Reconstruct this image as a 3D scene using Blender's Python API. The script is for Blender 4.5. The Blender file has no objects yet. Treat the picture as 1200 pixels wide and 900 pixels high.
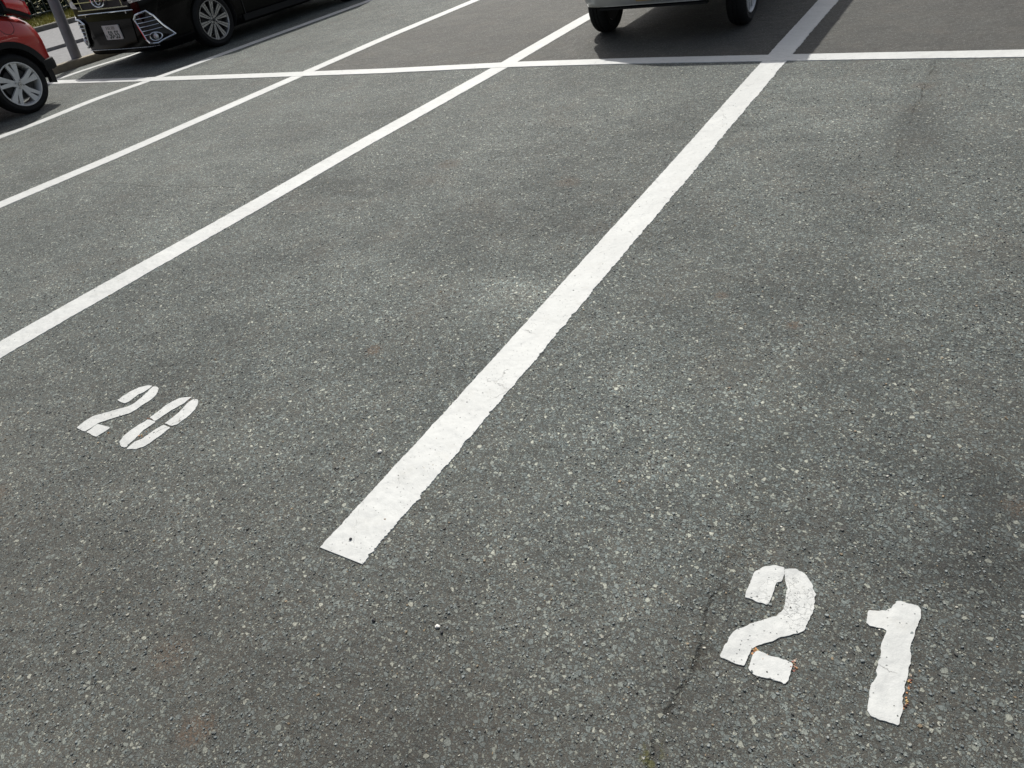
import bpy, bmesh, math, random
import numpy as np
from mathutils import Vector, Matrix
R = math.radians
random.seed(7)
scene = bpy.context.scene
col = scene.collection

# ------------------------------------------------------------------ camera
F, PITCH, ROLL, YAW, CX, CY, CZ = 844.535, 0.62145060, -0.188760745, -0.623241151, 1.31809863, -6.02255099, 1.52940354
def cam_axes():
    cp, sp = math.cos(PITCH), math.sin(PITCH); cr, sr = math.cos(ROLL), math.sin(ROLL); cy, sy = math.cos(YAW), math.sin(YAW)
    fwd = Vector((sy*cp, cy*cp, -sp)); right = Vector((cy, -sy, 0)); up = right.cross(fwd)
    return cr*right + sr*up, -sr*right + cr*up, fwd
AX = cam_axes()
def gp(u, v, z=0.0):
    """where the sight line through a measured point of the photo meets height z"""
    a, b, c = AX
    d = (u-600)/F*a + (450-v)/F*b + c
    t = (z-CZ)/d.z
    return (CX+t*d.x, CY+t*d.y)
cam = bpy.data.cameras.new('camera'); camo = bpy.data.objects.new('camera', cam); col.objects.link(camo)
cam.sensor_width = 36; cam.lens = 36*F/1200; cam.clip_end = 1000; cam.clip_start = .05
M4 = Matrix.Identity(4)
for i in range(3):
    M4[i][0] = AX[0][i]; M4[i][1] = AX[1][i]; M4[i][2] = -AX[2][i]
M4[0][3], M4[1][3], M4[2][3] = CX, CY, CZ
camo.matrix_world = M4
scene.camera = camo

# ------------------------------------------------------------------ light
SUN = Vector((-.50, .74, 1.0)).normalized()
ELEV = math.asin(SUN.z)
w = bpy.data.worlds.new('World'); scene.world = w; w.use_nodes = True
nt = w.node_tree
sky = nt.nodes.new('ShaderNodeTexSky'); sky.sky_type = 'NISHITA'; sky.sun_disc = False
sky.sun_elevation = ELEV; sky.sun_rotation = math.atan2(SUN.x, SUN.y)
sky.air_density = 1.0; sky.dust_density = 3.5; sky.ozone_density = 1.0
hs = nt.nodes.new('ShaderNodeHueSaturation'); hs.inputs['Saturation'].default_value = .62      # thin haze whitens the blue
nt.links.new(sky.outputs[0], hs.inputs['Color'])
nt.links.new(hs.outputs[0], nt.nodes['Background'].inputs[0]); nt.nodes['Background'].inputs[1].default_value = .105
sl = bpy.data.lights.new('sun', 'SUN'); sl.energy = 3.9; sl.angle = R(.5); sl.color = (1, .97, .91)
so = bpy.data.objects.new('sun', sl); col.objects.link(so); so.rotation_euler = (-SUN).to_track_quat('-Z', 'Y').to_euler()
scene.view_settings.view_transform = 'Standard'; scene.view_settings.look = 'None'
scene.view_settings.exposure = 0.10; scene.view_settings.gamma = 1; scene.view_settings.use_curve_mapping = False

# ------------------------------------------------------------------ tagging
def tag(o, label=None, cat=None, group=None, kind=None):
    if label: o['label'] = label
    if cat: o['category'] = cat
    if group: o['group'] = group
    if kind: o['kind'] = kind
    return o
def empty(name, loc=(0, 0, 0), rz=0):
    o = bpy.data.objects.new(name, None); col.objects.link(o)
    o.location = loc; o.rotation_euler = (0, 0, rz); o.empty_display_size = .2
    return o
def link(name, me, mats, parent=None, loc=None):
    o = bpy.data.objects.new(name, me); col.objects.link(o)
    for m in (mats if isinstance(mats, (list, tuple)) else [mats]): me.materials.append(m)
    if parent: o.parent = parent
    if loc: o.location = loc
    return o
def frombm(name, bm, mats, parent=None, smooth=True, ang=35):
    bmesh.ops.recalc_face_normals(bm, faces=bm.faces)
    if smooth:
        for f in bm.faces: f.smooth = True
        for e in bm.edges:
            if len(e.link_faces) == 2 and e.calc_face_angle(0) > R(ang): e.smooth = False
    me = bpy.data.meshes.new(name); bm.to_mesh(me); bm.free()
    return link(name, me, mats, parent)

# ------------------------------------------------------------------ materials
class G:
    """small node-graph writer"""
    def __init__(s, name):
        s.m = bpy.data.materials.new(name); s.m.use_nodes = True; s.t = s.m.node_tree
        s.b = s.t.nodes['Principled BSDF']
        s.co = s.t.nodes.new('ShaderNodeTexCoord').outputs['Object']
    def put(s, sock, v):
        if isinstance(v, bpy.types.NodeSocket): s.t.links.new(v, sock)
        elif v is not None: sock.default_value = v
    def math(s, op, a, b=None, c=None, clamp=False):
        n = s.t.nodes.new('ShaderNodeMath'); n.operation = op; n.use_clamp = clamp
        s.put(n.inputs[0], a); s.put(n.inputs[1], b); s.put(n.inputs[2], c); return n.outputs[0]
    def vm(s, op, a, b=None, c=None, out=0):
        n = s.t.nodes.new('ShaderNodeVectorMath'); n.operation = op
        s.put(n.inputs[0], a); s.put(n.inputs[1], b)
        if c is not None: s.put(n.inputs['Scale'] if op == 'SCALE' else n.inputs[2], c)
        return n.outputs['Value'] if out == 'v' else n.outputs[0]
    def sep(s, v):
        n = s.t.nodes.new('ShaderNodeSeparateXYZ'); s.put(n.inputs[0], v); return n.outputs
    def comb(s, x, y, z=0.0):
        n = s.t.nodes.new('ShaderNodeCombineXYZ'); s.put(n.inputs[0], x); s.put(n.inputs[1], y); s.put(n.inputs[2], z); return n.outputs[0]
    def noise(s, scale, vec=None, detail=3, rough=.55, out='Fac', dist=0):
        n = s.t.nodes.new('ShaderNodeTexNoise'); s.put(n.inputs['Vector'], vec if vec is not None else s.co)
        n.inputs['Scale'].default_value = scale; n.inputs['Detail'].default_value = detail; n.inputs['Roughness'].default_value = rough
        n.inputs['Distortion'].default_value = dist
        return n.outputs[out]
    def vor(s, scale, vec=None, feat='F1', dim='2D', rnd=1):
        n = s.t.nodes.new('ShaderNodeTexVoronoi'); n.voronoi_dimensions = dim; n.feature = feat
        s.put(n.inputs['Vector'], vec if vec is not None else s.co); n.inputs['Scale'].default_value = scale
        n.inputs['Randomness'].default_value = rnd
        return n.outputs
    def mr(s, v, a, b, c=0.0, d=1.0, smooth=True):
        n = s.t.nodes.new('ShaderNodeMapRange'); n.interpolation_type = 'SMOOTHSTEP' if smooth else 'LINEAR'
        s.put(n.inputs[0], v)
        for i, x in enumerate((a, b, c, d)): s.put(n.inputs[i+1], x)
        return n.outputs[0]
    def mix(s, f, a, b, mode='MIX'):
        n = s.t.nodes.new('ShaderNodeMix'); n.data_type = 'RGBA'; n.blend_type = mode
        s.put(n.inputs[0], f)
        s.put(n.inputs[6], a if isinstance(a, bpy.types.NodeSocket) else (*a, 1) if len(a) == 3 else a)
        s.put(n.inputs[7], b if isinstance(b, bpy.types.NodeSocket) else (*b, 1) if len(b) == 3 else b)
        return n.outputs[2]
    def ramp(s, v, stops, const=False):
        n = s.t.nodes.new('ShaderNodeValToRGB'); s.put(n.inputs[0], v); e = n.color_ramp.elements
        if const: n.color_ramp.interpolation = 'CONSTANT'
        while len(e) < len(stops): e.new(.5)
        for k, (p, c) in zip(e, stops): k.position = p; k.color = (*c, 1)
        return n.outputs[0]
    def bump(s, h, dist, strength=1.0, normal=None):
        n = s.t.nodes.new('ShaderNodeBump'); s.put(n.inputs['Height'], h); n.inputs['Distance'].default_value = dist
        s.put(n.inputs['Strength'], strength)
        if normal is not None: s.put(n.inputs['Normal'], normal)
        return n.outputs[0]
    def out(s, color=None, rough=None, normal=None, metal=None, spec=None, coat=None):
        s.put(s.b.inputs['Base Color'], color if color is None or isinstance(color, bpy.types.NodeSocket) else (*color, 1))
        s.put(s.b.inputs['Roughness'], rough); s.put(s.b.inputs['Normal'], normal); s.put(s.b.inputs['Metallic'], metal)
        s.put(s.b.inputs['Specular IOR Level'], spec); s.put(s.b.inputs['Coat Weight'], coat)
        return s.m
def grey(c): return (c, c, c)

def simple(name, c, rough=.5, metal=0.0, spec=.5, coat=0.0, var=.08, scale=18, bump=0.0):
    g = G(name)
    n = g.noise(scale, detail=4)
    f = g.mr(n, .3, .7, 1-var, 1+var, False)
    cc = g.mix(1.0, c, g.comb(f, f, f), 'MULTIPLY')
    r = g.mr(g.noise(scale*2.3), .3, .7, max(rough*.85, 0), min(rough*1.2, 1), False)
    nm = g.bump(n, bump) if bump else None
    m = g.out(cc, r, nm, metal, spec, coat)
    if coat: m.node_tree.nodes['Principled BSDF'].inputs['Coat Roughness'].default_value = .04
    return m

def line_dist(g, P, pts, wob=.02, wscale=2.5):
    """distance from a wandering line through two ground points, masked to the piece between them"""
    (x0, y0), (x1, y1) = pts
    L = math.hypot(x1-x0, y1-y0); t = ((x1-x0)/L, (y1-y0)/L)
    d = g.vm('SUBTRACT', P, (x0, y0, 0))
    al = g.vm('DOT_PRODUCT', d, (t[0], t[1], 0), out='v'); ac = g.vm('DOT_PRODUCT', d, (-t[1], t[0], 0), out='v')
    wv = g.math('MULTIPLY', g.math('SUBTRACT', g.noise(wscale, g.comb(al, x0+.37, 0.0), detail=6, rough=.62), .5), wob*2)
    return g.math('ABSOLUTE', g.math('SUBTRACT', ac, wv)), al, L

def asphalt():
    g = G('worn_asphalt'); P = g.co
    x, y, z = g.sep(P)
    # fine jitter of the lookup so stones are angular, not round
    j = g.noise(260, detail=2, out='Color')
    Pd = g.vm('ADD', P, g.vm('SCALE', g.vm('SUBTRACT', j, (.5, .5, .5)), c=.0035))
    big = g.noise(.9, detail=4, rough=.6); mid = g.noise(4.5, detail=4, rough=.6)
    # how coarse the surface is: smooth newer mix past the cross line, rough strip right of the long seam
    seamx = g.math('ADD', x, g.math('MULTIPLY', g.math('SUBTRACT', g.noise(1.6, detail=5), .5), .16))
    right = g.mr(seamx, .95, 1.12)
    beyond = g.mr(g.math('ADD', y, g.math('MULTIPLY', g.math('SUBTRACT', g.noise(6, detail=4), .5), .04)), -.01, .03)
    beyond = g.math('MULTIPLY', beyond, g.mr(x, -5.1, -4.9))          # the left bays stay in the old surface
    def stones(scale, presence, soft0, soft1, off):
        Q = g.vm('ADD', Pd, (off, off*1.7, 0))
        e = g.vor(scale, Q, 'DISTANCE_TO_EDGE')['Distance']
        f = g.vor(scale, Q, 'F1'); c = g.sep(f['Color'])
        th = g.math('MULTIPLY_ADD', c[1], .20, .05)
        m = g.mr(e, th, g.math('ADD', th, .06))
        pres = g.mr(c[0], g.math('SUBTRACT', 1.0-presence, .0), 1.001-presence, 0, 1, False)
        m = g.math('MULTIPLY', m, pres)
        # tilted facet inside each stone
        loc = g.vm('SCALE', g.vm('SUBTRACT', Q, f['Position']), c=float(scale))
        tilt = g.vm('DOT_PRODUCT', loc, g.vm('SUBTRACT', f['Color'], (.5, .5, .5)), out='v')
        return m, c, tilt
    mA, cA, tA = stones(78, .32, .1, .2, 0.0)
    mB, cB, tB = stones(135, .72, .1, .2, 3.1)
    mC, cC, tC = stones(310, .70, .1, .2, 7.7)
    stone_cols = [(0, (.050, .049, .045)), (.15, (.085, .092, .088)), (.40, (.132, .150, .146)), (.62, (.172, .192, .185)), (.80, (.225, .240, .222)), (.93, (.31, .31, .265)), (.985, (.46, .44, .37))]
    base = g.mix(g.mr(g.noise(520, detail=3), .35, .7), (.046, .043, .038), (.100, .096, .084))
    base = g.mix(g.mr(mid, .38, .68), base, g.mix(.55, base, (.085, .072, .058)))
    sA = g.ramp(cA[2], stone_cols); sB = g.ramp(cB[2], stone_cols); sC = g.ramp(cC[2], stone_cols)
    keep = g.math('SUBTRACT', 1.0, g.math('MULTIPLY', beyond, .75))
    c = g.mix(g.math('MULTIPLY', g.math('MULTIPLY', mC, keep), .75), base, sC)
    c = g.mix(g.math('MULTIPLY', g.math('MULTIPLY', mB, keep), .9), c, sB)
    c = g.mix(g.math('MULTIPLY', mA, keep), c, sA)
    # wear: broad lighter traffic-polished and darker oily areas; dark near-edge blobs paint in lens vignetting
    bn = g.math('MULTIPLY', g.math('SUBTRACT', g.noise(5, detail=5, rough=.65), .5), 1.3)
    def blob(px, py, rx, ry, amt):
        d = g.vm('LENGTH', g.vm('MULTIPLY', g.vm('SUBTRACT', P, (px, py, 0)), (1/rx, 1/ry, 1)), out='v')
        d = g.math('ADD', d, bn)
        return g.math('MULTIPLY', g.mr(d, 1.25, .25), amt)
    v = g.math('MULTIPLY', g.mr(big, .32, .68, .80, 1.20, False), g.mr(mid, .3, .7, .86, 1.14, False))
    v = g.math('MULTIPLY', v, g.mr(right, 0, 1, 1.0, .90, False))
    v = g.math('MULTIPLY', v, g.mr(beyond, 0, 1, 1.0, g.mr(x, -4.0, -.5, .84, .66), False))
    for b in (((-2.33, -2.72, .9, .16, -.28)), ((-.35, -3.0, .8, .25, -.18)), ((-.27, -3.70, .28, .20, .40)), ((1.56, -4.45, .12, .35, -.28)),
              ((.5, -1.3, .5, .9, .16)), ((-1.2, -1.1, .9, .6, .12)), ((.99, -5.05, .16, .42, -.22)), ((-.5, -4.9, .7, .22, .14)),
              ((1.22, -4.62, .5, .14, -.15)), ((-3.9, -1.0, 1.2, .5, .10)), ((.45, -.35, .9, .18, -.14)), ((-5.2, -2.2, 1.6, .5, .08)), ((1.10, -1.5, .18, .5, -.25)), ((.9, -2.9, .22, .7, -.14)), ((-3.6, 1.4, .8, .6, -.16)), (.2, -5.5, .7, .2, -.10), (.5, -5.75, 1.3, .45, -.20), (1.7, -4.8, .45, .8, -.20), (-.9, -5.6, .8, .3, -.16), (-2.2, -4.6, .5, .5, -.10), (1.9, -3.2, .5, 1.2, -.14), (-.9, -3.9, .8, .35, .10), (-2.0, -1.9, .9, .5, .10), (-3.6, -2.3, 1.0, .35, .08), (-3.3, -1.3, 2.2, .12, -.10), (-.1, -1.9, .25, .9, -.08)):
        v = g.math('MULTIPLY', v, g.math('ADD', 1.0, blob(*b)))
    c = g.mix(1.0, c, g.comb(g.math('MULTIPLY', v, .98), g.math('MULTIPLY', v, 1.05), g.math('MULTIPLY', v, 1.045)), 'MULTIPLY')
    # brown tint of soil dust, deepened near the camera as painted lens vignetting; rust spots
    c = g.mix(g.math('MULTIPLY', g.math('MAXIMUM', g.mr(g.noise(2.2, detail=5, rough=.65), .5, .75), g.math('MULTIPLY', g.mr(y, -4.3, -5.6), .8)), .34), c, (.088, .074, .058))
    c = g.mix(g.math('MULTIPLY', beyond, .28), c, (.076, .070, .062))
    rust = None; rn = g.math('SUBTRACT', g.noise(60, detail=4, rough=.7), .5)
    for (px, py, r, a) in ((-.607, -4.258, .05, .8), (.913, -3.645, .035, .7), (.603, -3.499, .04, .55), (-.575, -2.484, .10, .45), (-1.53, -2.30, .12, .4), (.016, -5.729, .06, .6), (-1.42, -5.45, .07, .45), (-.22, -5.62, .08, .4), (1.06, -.72, .10, .35), (1.62, -4.35, .05, .4)):
        d = g.vm('LENGTH', g.vm('SUBTRACT', P, (px, py, 0)), out='v')
        d = g.math('ADD', d, g.math('MULTIPLY', rn, r*1.6))
        m = g.math('MULTIPLY', g.mr(d, r, r*.35), a)
        rust = m if rust is None else g.math('MAXIMUM', rust, m)
    c = g.mix(g.math('MULTIPLY', rust, g.mr(g.noise(150, detail=2), .35, .6)), c, (.13, .082, .050))
    # cracks: the paving seam and hairlines
    d1, al, L = line_dist(g, P, ((.985, -6.4), (1.075, -.08)), .045, 5.0)
    wmod = g.mr(g.noise(5.1, g.comb(al, 5.0, 0.0), detail=6, rough=.7), .30, .66, 0.0, .0085)
    near = g.mr(al, 0.6, 2.0, 1.0, .42)
    d1 = g.math('ADD', d1, g.math('MULTIPLY', g.math('SUBTRACT', g.noise(120, detail=3, rough=.7), .5), .012))
    cr = g.mr(d1, g.math('ADD', g.math('MULTIPLY', wmod, near), .0035), g.math('MULTIPLY', wmod, .15), 0, 1)
    vis_ = g.math('MULTIPLY', g.math('MAXIMUM', g.mr(al, 1.75, 1.45), g.math('MULTIPLY', g.math('MULTIPLY', g.mr(al, 4.9, 5.2), g.mr(al, 6.25, 6.15)), .7)), g.mr(g.noise(16, detail=5, rough=.75), .40, .58))
    cr = g.math('MULTIPLY', cr, g.math('MULTIPLY', vis_, g.mr(wmod, .0006, .0035)))
    halo = g.math('MULTIPLY', g.math('MULTIPLY', g.mr(d1, .06, .0), g.mr(g.noise(9, detail=5, rough=.7), .42, .6)), g.math('MULTIPLY_ADD', vis_, .5, .25))
    d2, al2, L2 = line_dist(g, P, ((-4.7, -3.02), (-1.95, -2.77)), .10, 1.8)
    cr2 = g.math('MULTIPLY', g.mr(d2, .0065, .001), g.mr(g.math('ABSOLUTE', g.math('SUBTRACT', al2, L2/2)), L2/2, L2/2-.25))
    cr2 = g.math('MULTIPLY', cr2, g.mr(g.noise(7, detail=2), .38, .5))
    crk = g.math('MAXIMUM', cr, g.math('MULTIPLY', cr2, .8))
    c = g.mix(halo, c, g.mix(1.0, c, (.55, .50, .44), 'MULTIPLY'))
    c = g.mix(g.math('MULTIPLY', crk, g.mr(g.noise(90, detail=3), .3, .6, .25, .8)), c, (.020, .017, .013))
    moss = g.math('MULTIPLY', g.mr(d1, .035, .006), g.mr(g.noise(38, detail=3), .5, .62))
    moss = g.math('MULTIPLY', moss, g.mr(y, -5.25, -5.34))
    c = g.mix(g.math('MULTIPLY', moss, .75), c, (.085, .085, .022))
    # relief
    h = g.math('MULTIPLY', g.noise(420, detail=3, rough=.6), .55)
    h = g.math('MULTIPLY_ADD', g.math('MULTIPLY', mC, g.math('ADD', g.math('MULTIPLY', tC, 1.1), .5)), .35, h)
    h = g.math('MULTIPLY_ADD', g.math('MULTIPLY', mB, g.math('ADD', g.math('MULTIPLY', tB, 1.1), .6)), g.math('MULTIPLY', keep, .75), h)
    h = g.math('MULTIPLY_ADD', g.math('MULTIPLY', mA, g.math('ADD', g.math('MULTIPLY', tA, 1.0), .7)), g.math('MULTIPLY', keep, 1.1), h)
    h = g.math('MULTIPLY_ADD', g.noise(45, detail=4, rough=.65), 1.3, h)
    h = g.math('MULTIPLY_ADD', crk, -2.2, h)
    nm = g.bump(h, .0030)
    nm = g.bump(g.math('ADD', g.noise(3.2, detail=3), g.noise(11, detail=2)), .012, 1.0, nm)
    rough = g.mr(mA, 0, 1, .82, .60, False)
    return g.out(c, rough, nm, spec=.40)

def aggregate_mat():
    g = G('stone_chip')
    a = g.t.nodes.new('ShaderNodeAttribute'); a.attribute_name = 'col'
    n = g.noise(300, detail=3)
    f = g.mr(n, .3, .7, .78, 1.2, False)
    c = g.mix(1.0, a.outputs['Color'], g.comb(f, f, f), 'MULTIPLY')
    return g.out(c, .62, g.bump(n, .0008), spec=.4)

def paint_mat(name='white_road_paint', craze=False):
    g = G(name); P = g.co
    n1 = g.noise(2.3, detail=5, rough=.6); n2 = g.noise(55, detail=4, rough=.6)
    f = g.math('MULTIPLY', g.mr(n1, .3, .7, .90, 1.04, False), g.mr(n2, .3, .7, .955, 1.03, False))
    c = g.mix(1.0, (.53, .54, .52), g.comb(f, f, f), 'MULTIPLY')
    # dirt rubbed into the film
    c = g.mix(g.math('MULTIPLY', g.mr(g.noise(9, detail=6, rough=.7), .52, .74), .28), c, (.36, .35, .31))
    # pin holes
    v = g.vor(75); cc = g.sep(v['Color'])
    pit = g.math('MULTIPLY', g.mr(v['Distance'], .16, .06), g.math('GREATER_THAN', cc[0], .86))
    c = g.mix(g.math('MULTIPLY', pit, .55), c, (.12, .12, .11))
    v2 = g.vor(9); c2 = g.sep(v2['Color'])
    pit2 = g.math('MULTIPLY', g.mr(v2['Distance'], .03, .015), g.math('GREATER_THAN', c2[0], .80))
    c = g.mix(g.math('MULTIPLY', pit2, .8), c, (.05, .05, .055))
    # hairline cracks across the film
    Pw = g.vm('ADD', P, g.vm('SCALE', g.vm('SUBTRACT', g.noise(14, detail=6, rough=.7, out='Color'), (.5, .5, .5)), c=.09))
    if craze:
        e = g.vor(55, Pw, 'DISTANCE_TO_EDGE')['Distance']
        zone = g.math('MULTIPLY', g.mr(g.vm('LENGTH', g.vm('SUBTRACT', P, (1.165, -4.86, 0)), out='v'), .10, .045), g.mr(g.noise(20, detail=3), .40, .55))
        ck = g.math('MULTIPLY', g.math('MULTIPLY', g.mr(e, .05, .01), zone), .42)
    else:
        e = g.vor(2.6, Pw, 'DISTANCE_TO_EDGE')['Distance']
        ck = g.math('MULTIPLY', g.mr(e, .0036, .001), g.mr(g.noise(5, detail=2), .50, .60))
        ck = g.math('MULTIPLY', ck, .7)
    c = g.mix(g.math('MULTIPLY', ck, .60), c, (.16, .15, .13))
    h = g.math('MULTIPLY_ADD', g.noise(130, detail=4, rough=.6), .7, g.math('MULTIPLY', n2, 1.2))
    h = g.math('SUBTRACT', h, g.math('MULTIPLY', pit, 1.0))
    h = g.math('SUBTRACT', h, g.math('MULTIPLY', ck, 1.5))
    nm = g.bump(h, .0011)
    nm = g.bump(g.math('ADD', g.noise(3.2, detail=3), g.noise(11, detail=2)), .010, 1.0, nm)
    return g.out(c, .62, nm, spec=.4)

MAT = {}
MAT['asphalt'] = asphalt(); MAT['chip'] = aggregate_mat()
MAT['paint'] = paint_mat(); MAT['craze'] = paint_mat('crazed_road_paint', True)
MAT['tyre'] = simple('tyre_rubber', (.012, .012, .012), .75, spec=.25, var=.2, scale=25, bump=.002)
MAT['alloy'] = simple('silver_alloy', (.60, .60, .59), .4, metal=.15, var=.05)
MAT['alloy_dim'] = simple('polished_alloy', (.42, .42, .42), .28, metal=.85, var=.05)
MAT['dark'] = simple('dark_metal', (.02, .02, .021), .6)
MAT['plastic'] = simple('black_plastic', (.011, .011, .011), .6, spec=.2, var=.12, scale=60, bump=.0004)
MAT['red'] = simple('red_paint', (.38, .016, .010), .34, metal=.25, coat=1.0, var=.04)
MAT['black'] = simple('black_paint', (.0022, .0022, .0024), .10, spec=.14, var=.04)
MAT['silver'] = simple('silver_paint', (.46, .47, .46), .38, metal=.45, coat=.8, var=.05)
MAT['chrome'] = simple('chrome', (.75, .76, .78), .10, metal=1.0, var=.03)
MAT['glass'] = simple('tinted_glass', (.012, .014, .015), .04, spec=.8, var=.02)
MAT['lens_red'] = simple('red_lens', (.55, .012, .016), .08, spec=.8, coat=1.0, var=.05)
MAT['lens_clear'] = simple('clear_lens', (.55, .56, .58), .08, metal=.5, coat=1.0, var=.1)
MAT['plate_white'] = simple('plate_white', (.62, .62, .60), .45, var=.05)
MAT['plate_yellow'] = simple('plate_yellow', (.32, .20, .08), .45, var=.05)
MAT['plate_ink'] = simple('plate_ink', (.012, .03, .02), .5)
MAT['steel'] = simple('galvanised_pole', (.20, .20, .215), .5, metal=.3, var=.12, scale=12, bump=.0006)
MAT['fence'] = simple('fence_green', (.045, .060, .055), .5, var=.15)
MAT['fence_pale'] = simple('fence_grey', (.24, .25, .25), .5, var=.15)
MAT['concrete'] = simple('kerb_concrete', (.27, .24, .18), .85, var=.18, scale=9, bump=.003)
MAT['kerb'] = simple('dark_kerb', (.12, .115, .10), .9, var=.25, scale=9, bump=.003)  # plain dark concrete tone with mottling
MAT['walk'] = simple('sidewalk_concrete', (.20, .20, .20), .85, var=.16, scale=14, bump=.003)
MAT['soil'] = simple('dry_soil', (.14, .13, .04), .95, var=.35, scale=12, bump=.01)
MAT['leaf'] = simple('hedge_leaf', (.022, .040, .016), .6, var=.5, scale=3)
MAT['grass'] = simple('dry_grass', (.24, .22, .04), .7, var=.4, scale=3)
MAT['pebble_pale'] = simple('pale_stone', (.80, .78, .72), .7, spec=.2, var=.1, scale=200, bump=.001)
MAT['pebble_dark'] = simple('dark_stone', (.02, .02, .024), .6, var=.2, scale=200, bump=.001)

# ------------------------------------------------------------------ ground sheet with real stone chips
def make_ground():
    rng = np.random.default_rng(5)
    A = np.array([[*AX[0]], [*AX[1]], [*AX[2]]])
    def vis(p, m):
        d = np.column_stack([p[:, 0]-CX, p[:, 1]-CY, np.full(len(p), -CZ)])
        X, Y, Z = d @ A[0], d @ A[1], d @ A[2]
        u = 600+F*X/Z; v = 450-F*Y/Z
        return (Z > .2) & (u > -m) & (u < 1200+m) & (v > -m) & (v < 900+m)
    def field(p, s, seed):                      # cheap smooth random field in 0..1
        r = np.random.default_rng(seed); a = np.zeros(len(p))
        for k in range(7):
            th = r.uniform(0, 6.28); f = s*r.uniform(.6, 2.2)
            a += np.sin(f*(p[:, 0]*np.cos(th)+p[:, 1]*np.sin(th))+r.uniform(0, 6.28))
        return .5+a/7*1.1
    sets = []
    for dens, rmin, rmax, dmax, hh in ((5200, .0013, .0026, 2.9, .0016), (3400, .0022, .0042, 4.6, .0030), (560, .0040, .0066, 6.5, .0040)):
        x0, x1, y0, y1 = CX-dmax-.2, CX+dmax*.9, CY+.1, CY+dmax+.2
        n = int((x1-x0)*(y1-y0)*dens)
        p = np.column_stack([rng.uniform(x0, x1, n), rng.uniform(y0, y1, n)])
        dist = np.hypot(np.hypot(p[:, 0]-CX, p[:, 1]-CY), CZ)
        f1 = field(p, 9, 3); f2 = field(p, 2.4, 8)
        keep = vis(p, 110) & (rng.random(n) < np.clip((dmax-dist)/1.2, 0, 1)*np.clip(.25+.9*f1*.5+.9*f2*.6, .2, 1)) & (p[:, 1] < -.1)
        p = p[keep]
        sets.append((p, rng.uniform(0, 1, len(p))**1.6*(rmax-rmin)+rmin, np.full(len(p), hh)))
    P = np.vstack([s[0] for s in sets]); Rr = np.concatenate([s[1] for s in sets]); H = np.concatenate([s[2] for s in sets])
    n0 = len(P)
    # broken coloured specks of old marking beside the digits
    sp = []
    for u, v, ru, rv, k in ((884, 762, 6, 4, 16), (930, 781, 4, 7, 20), (1061, 822, 3, 9, 16), (1066, 800, 2, 12, 10), (127, 507, 2, 3, 8), (165, 511, 6, 3, 8), (178, 491, 3, 1.5, 6), (221, 470, 3, 1.5, 5), (894, 770, 3, 3, 6)):
        for _ in range(k): sp.append(gp(u+random.gauss(0, ru*.6), v+random.gauss(0, rv*.6)))
    sp = np.array(sp); P = np.vstack([P, sp]); Rr = np.concatenate([Rr, rng.uniform(.0015, .0042, len(sp))]); H = np.concatenate([H, np.full(len(sp), .0035)])
    n = len(P); K = 6
    th = (np.arange(K)[None, :]+rng.uniform(-.36, .36, (n, K)))*2*np.pi/K+rng.uniform(0, 6.28, (n, 1))
    rad = Rr[:, None]*rng.uniform(.72, 1.12, (n, K))
    asp = rng.uniform(.5, 1, (n, 1)); rot = rng.uniform(0, np.pi, (n, 1))
    lx = rad*np.cos(th); ly = rad*np.sin(th)*asp
    X = lx*np.cos(rot)-ly*np.sin(rot); Y = lx*np.sin(rot)+ly*np.cos(rot)
    top = rng.uniform(.55, .85, (n, 1)); tx = rng.normal(0, .16, (n, 1)); ty = rng.normal(0, .16, (n, 1))
    hz = H[:, None]*rng.uniform(.25, 1, (n, 1))
    Zt = np.clip(hz+X*top*tx+Y*top*ty, .0003, .0046)
    V = np.zeros((n, 2*K, 3)); V[:, :K, 0] = P[:, :1]+X; V[:, :K, 1] = P[:, 1:]+Y; V[:, :K, 2] = -.0015
    V[:, K:, 0] = P[:, :1]+X*top; V[:, K:, 1] = P[:, 1:]+Y*top; V[:, K:, 2] = Zt
    pal = np.array([[.050, .050, .046], [.085, .093, .090], [.125, .142, .140], [.155, .175, .170], [.19, .208, .200], [.25, .26, .235], [.32, .31, .26], [.46, .44, .39], [.21, .16, .10]])
    ci = rng.choice(len(pal), n, p=[.13, .22, .23, .19, .115, .06, .025, .007, .023])
    C = pal[ci]*rng.uniform(.9, 1.3, (n, 1))
    orange = np.array([[.50, .24, .10], [.42, .30, .12], [.38, .16, .12], [.5, .38, .30], [.12, .05, .03]])
    C[n0:] = orange[rng.integers(0, 5, n-n0)]
    # the flat sheet: cells with a finer patch only where needed is unnecessary, the relief is in the stones
    base = np.array([[-10.55, -80, 0], [120, -80, 0], [120, 120, 0], [-10.55, 120, 0]], float)
    verts = np.vstack([base, V.reshape(-1, 3)])
    nv = len(verts); o = 4+np.arange(n)[:, None]*2*K
    k = np.arange(K); k2 = (k+1) % K
    quads = np.stack([o+k, o+k2, o+k2+K, o+k+K], axis=2).reshape(-1)     # n*K*4
    tops = (o+k+K).reshape(-1)
    loops = np.concatenate([[0, 1, 2, 3], quads, tops]).astype(np.int32)
    tot = np.concatenate([[4], np.full(n*K, 4), np.full(n, K)]); st = np.concatenate([[0], np.cumsum(tot)[:-1]]).astype(np.int32)
    me = bpy.data.meshes.new('parking_lot_asphalt')
    me.vertices.add(nv); me.vertices.foreach_set('co', verts.ravel())
    me.loops.add(len(loops)); me.loops.foreach_set('vertex_index', loops)
    me.polygons.add(len(tot)); me.polygons.foreach_set('loop_start', st)
    me.update(calc_edges=True)
    mi = np.ones(len(tot), np.int32); mi[0] = 0; me.polygons.foreach_set('material_index', mi)
    me.polygons.foreach_set('use_smooth', np.zeros(len(tot), bool))
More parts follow.
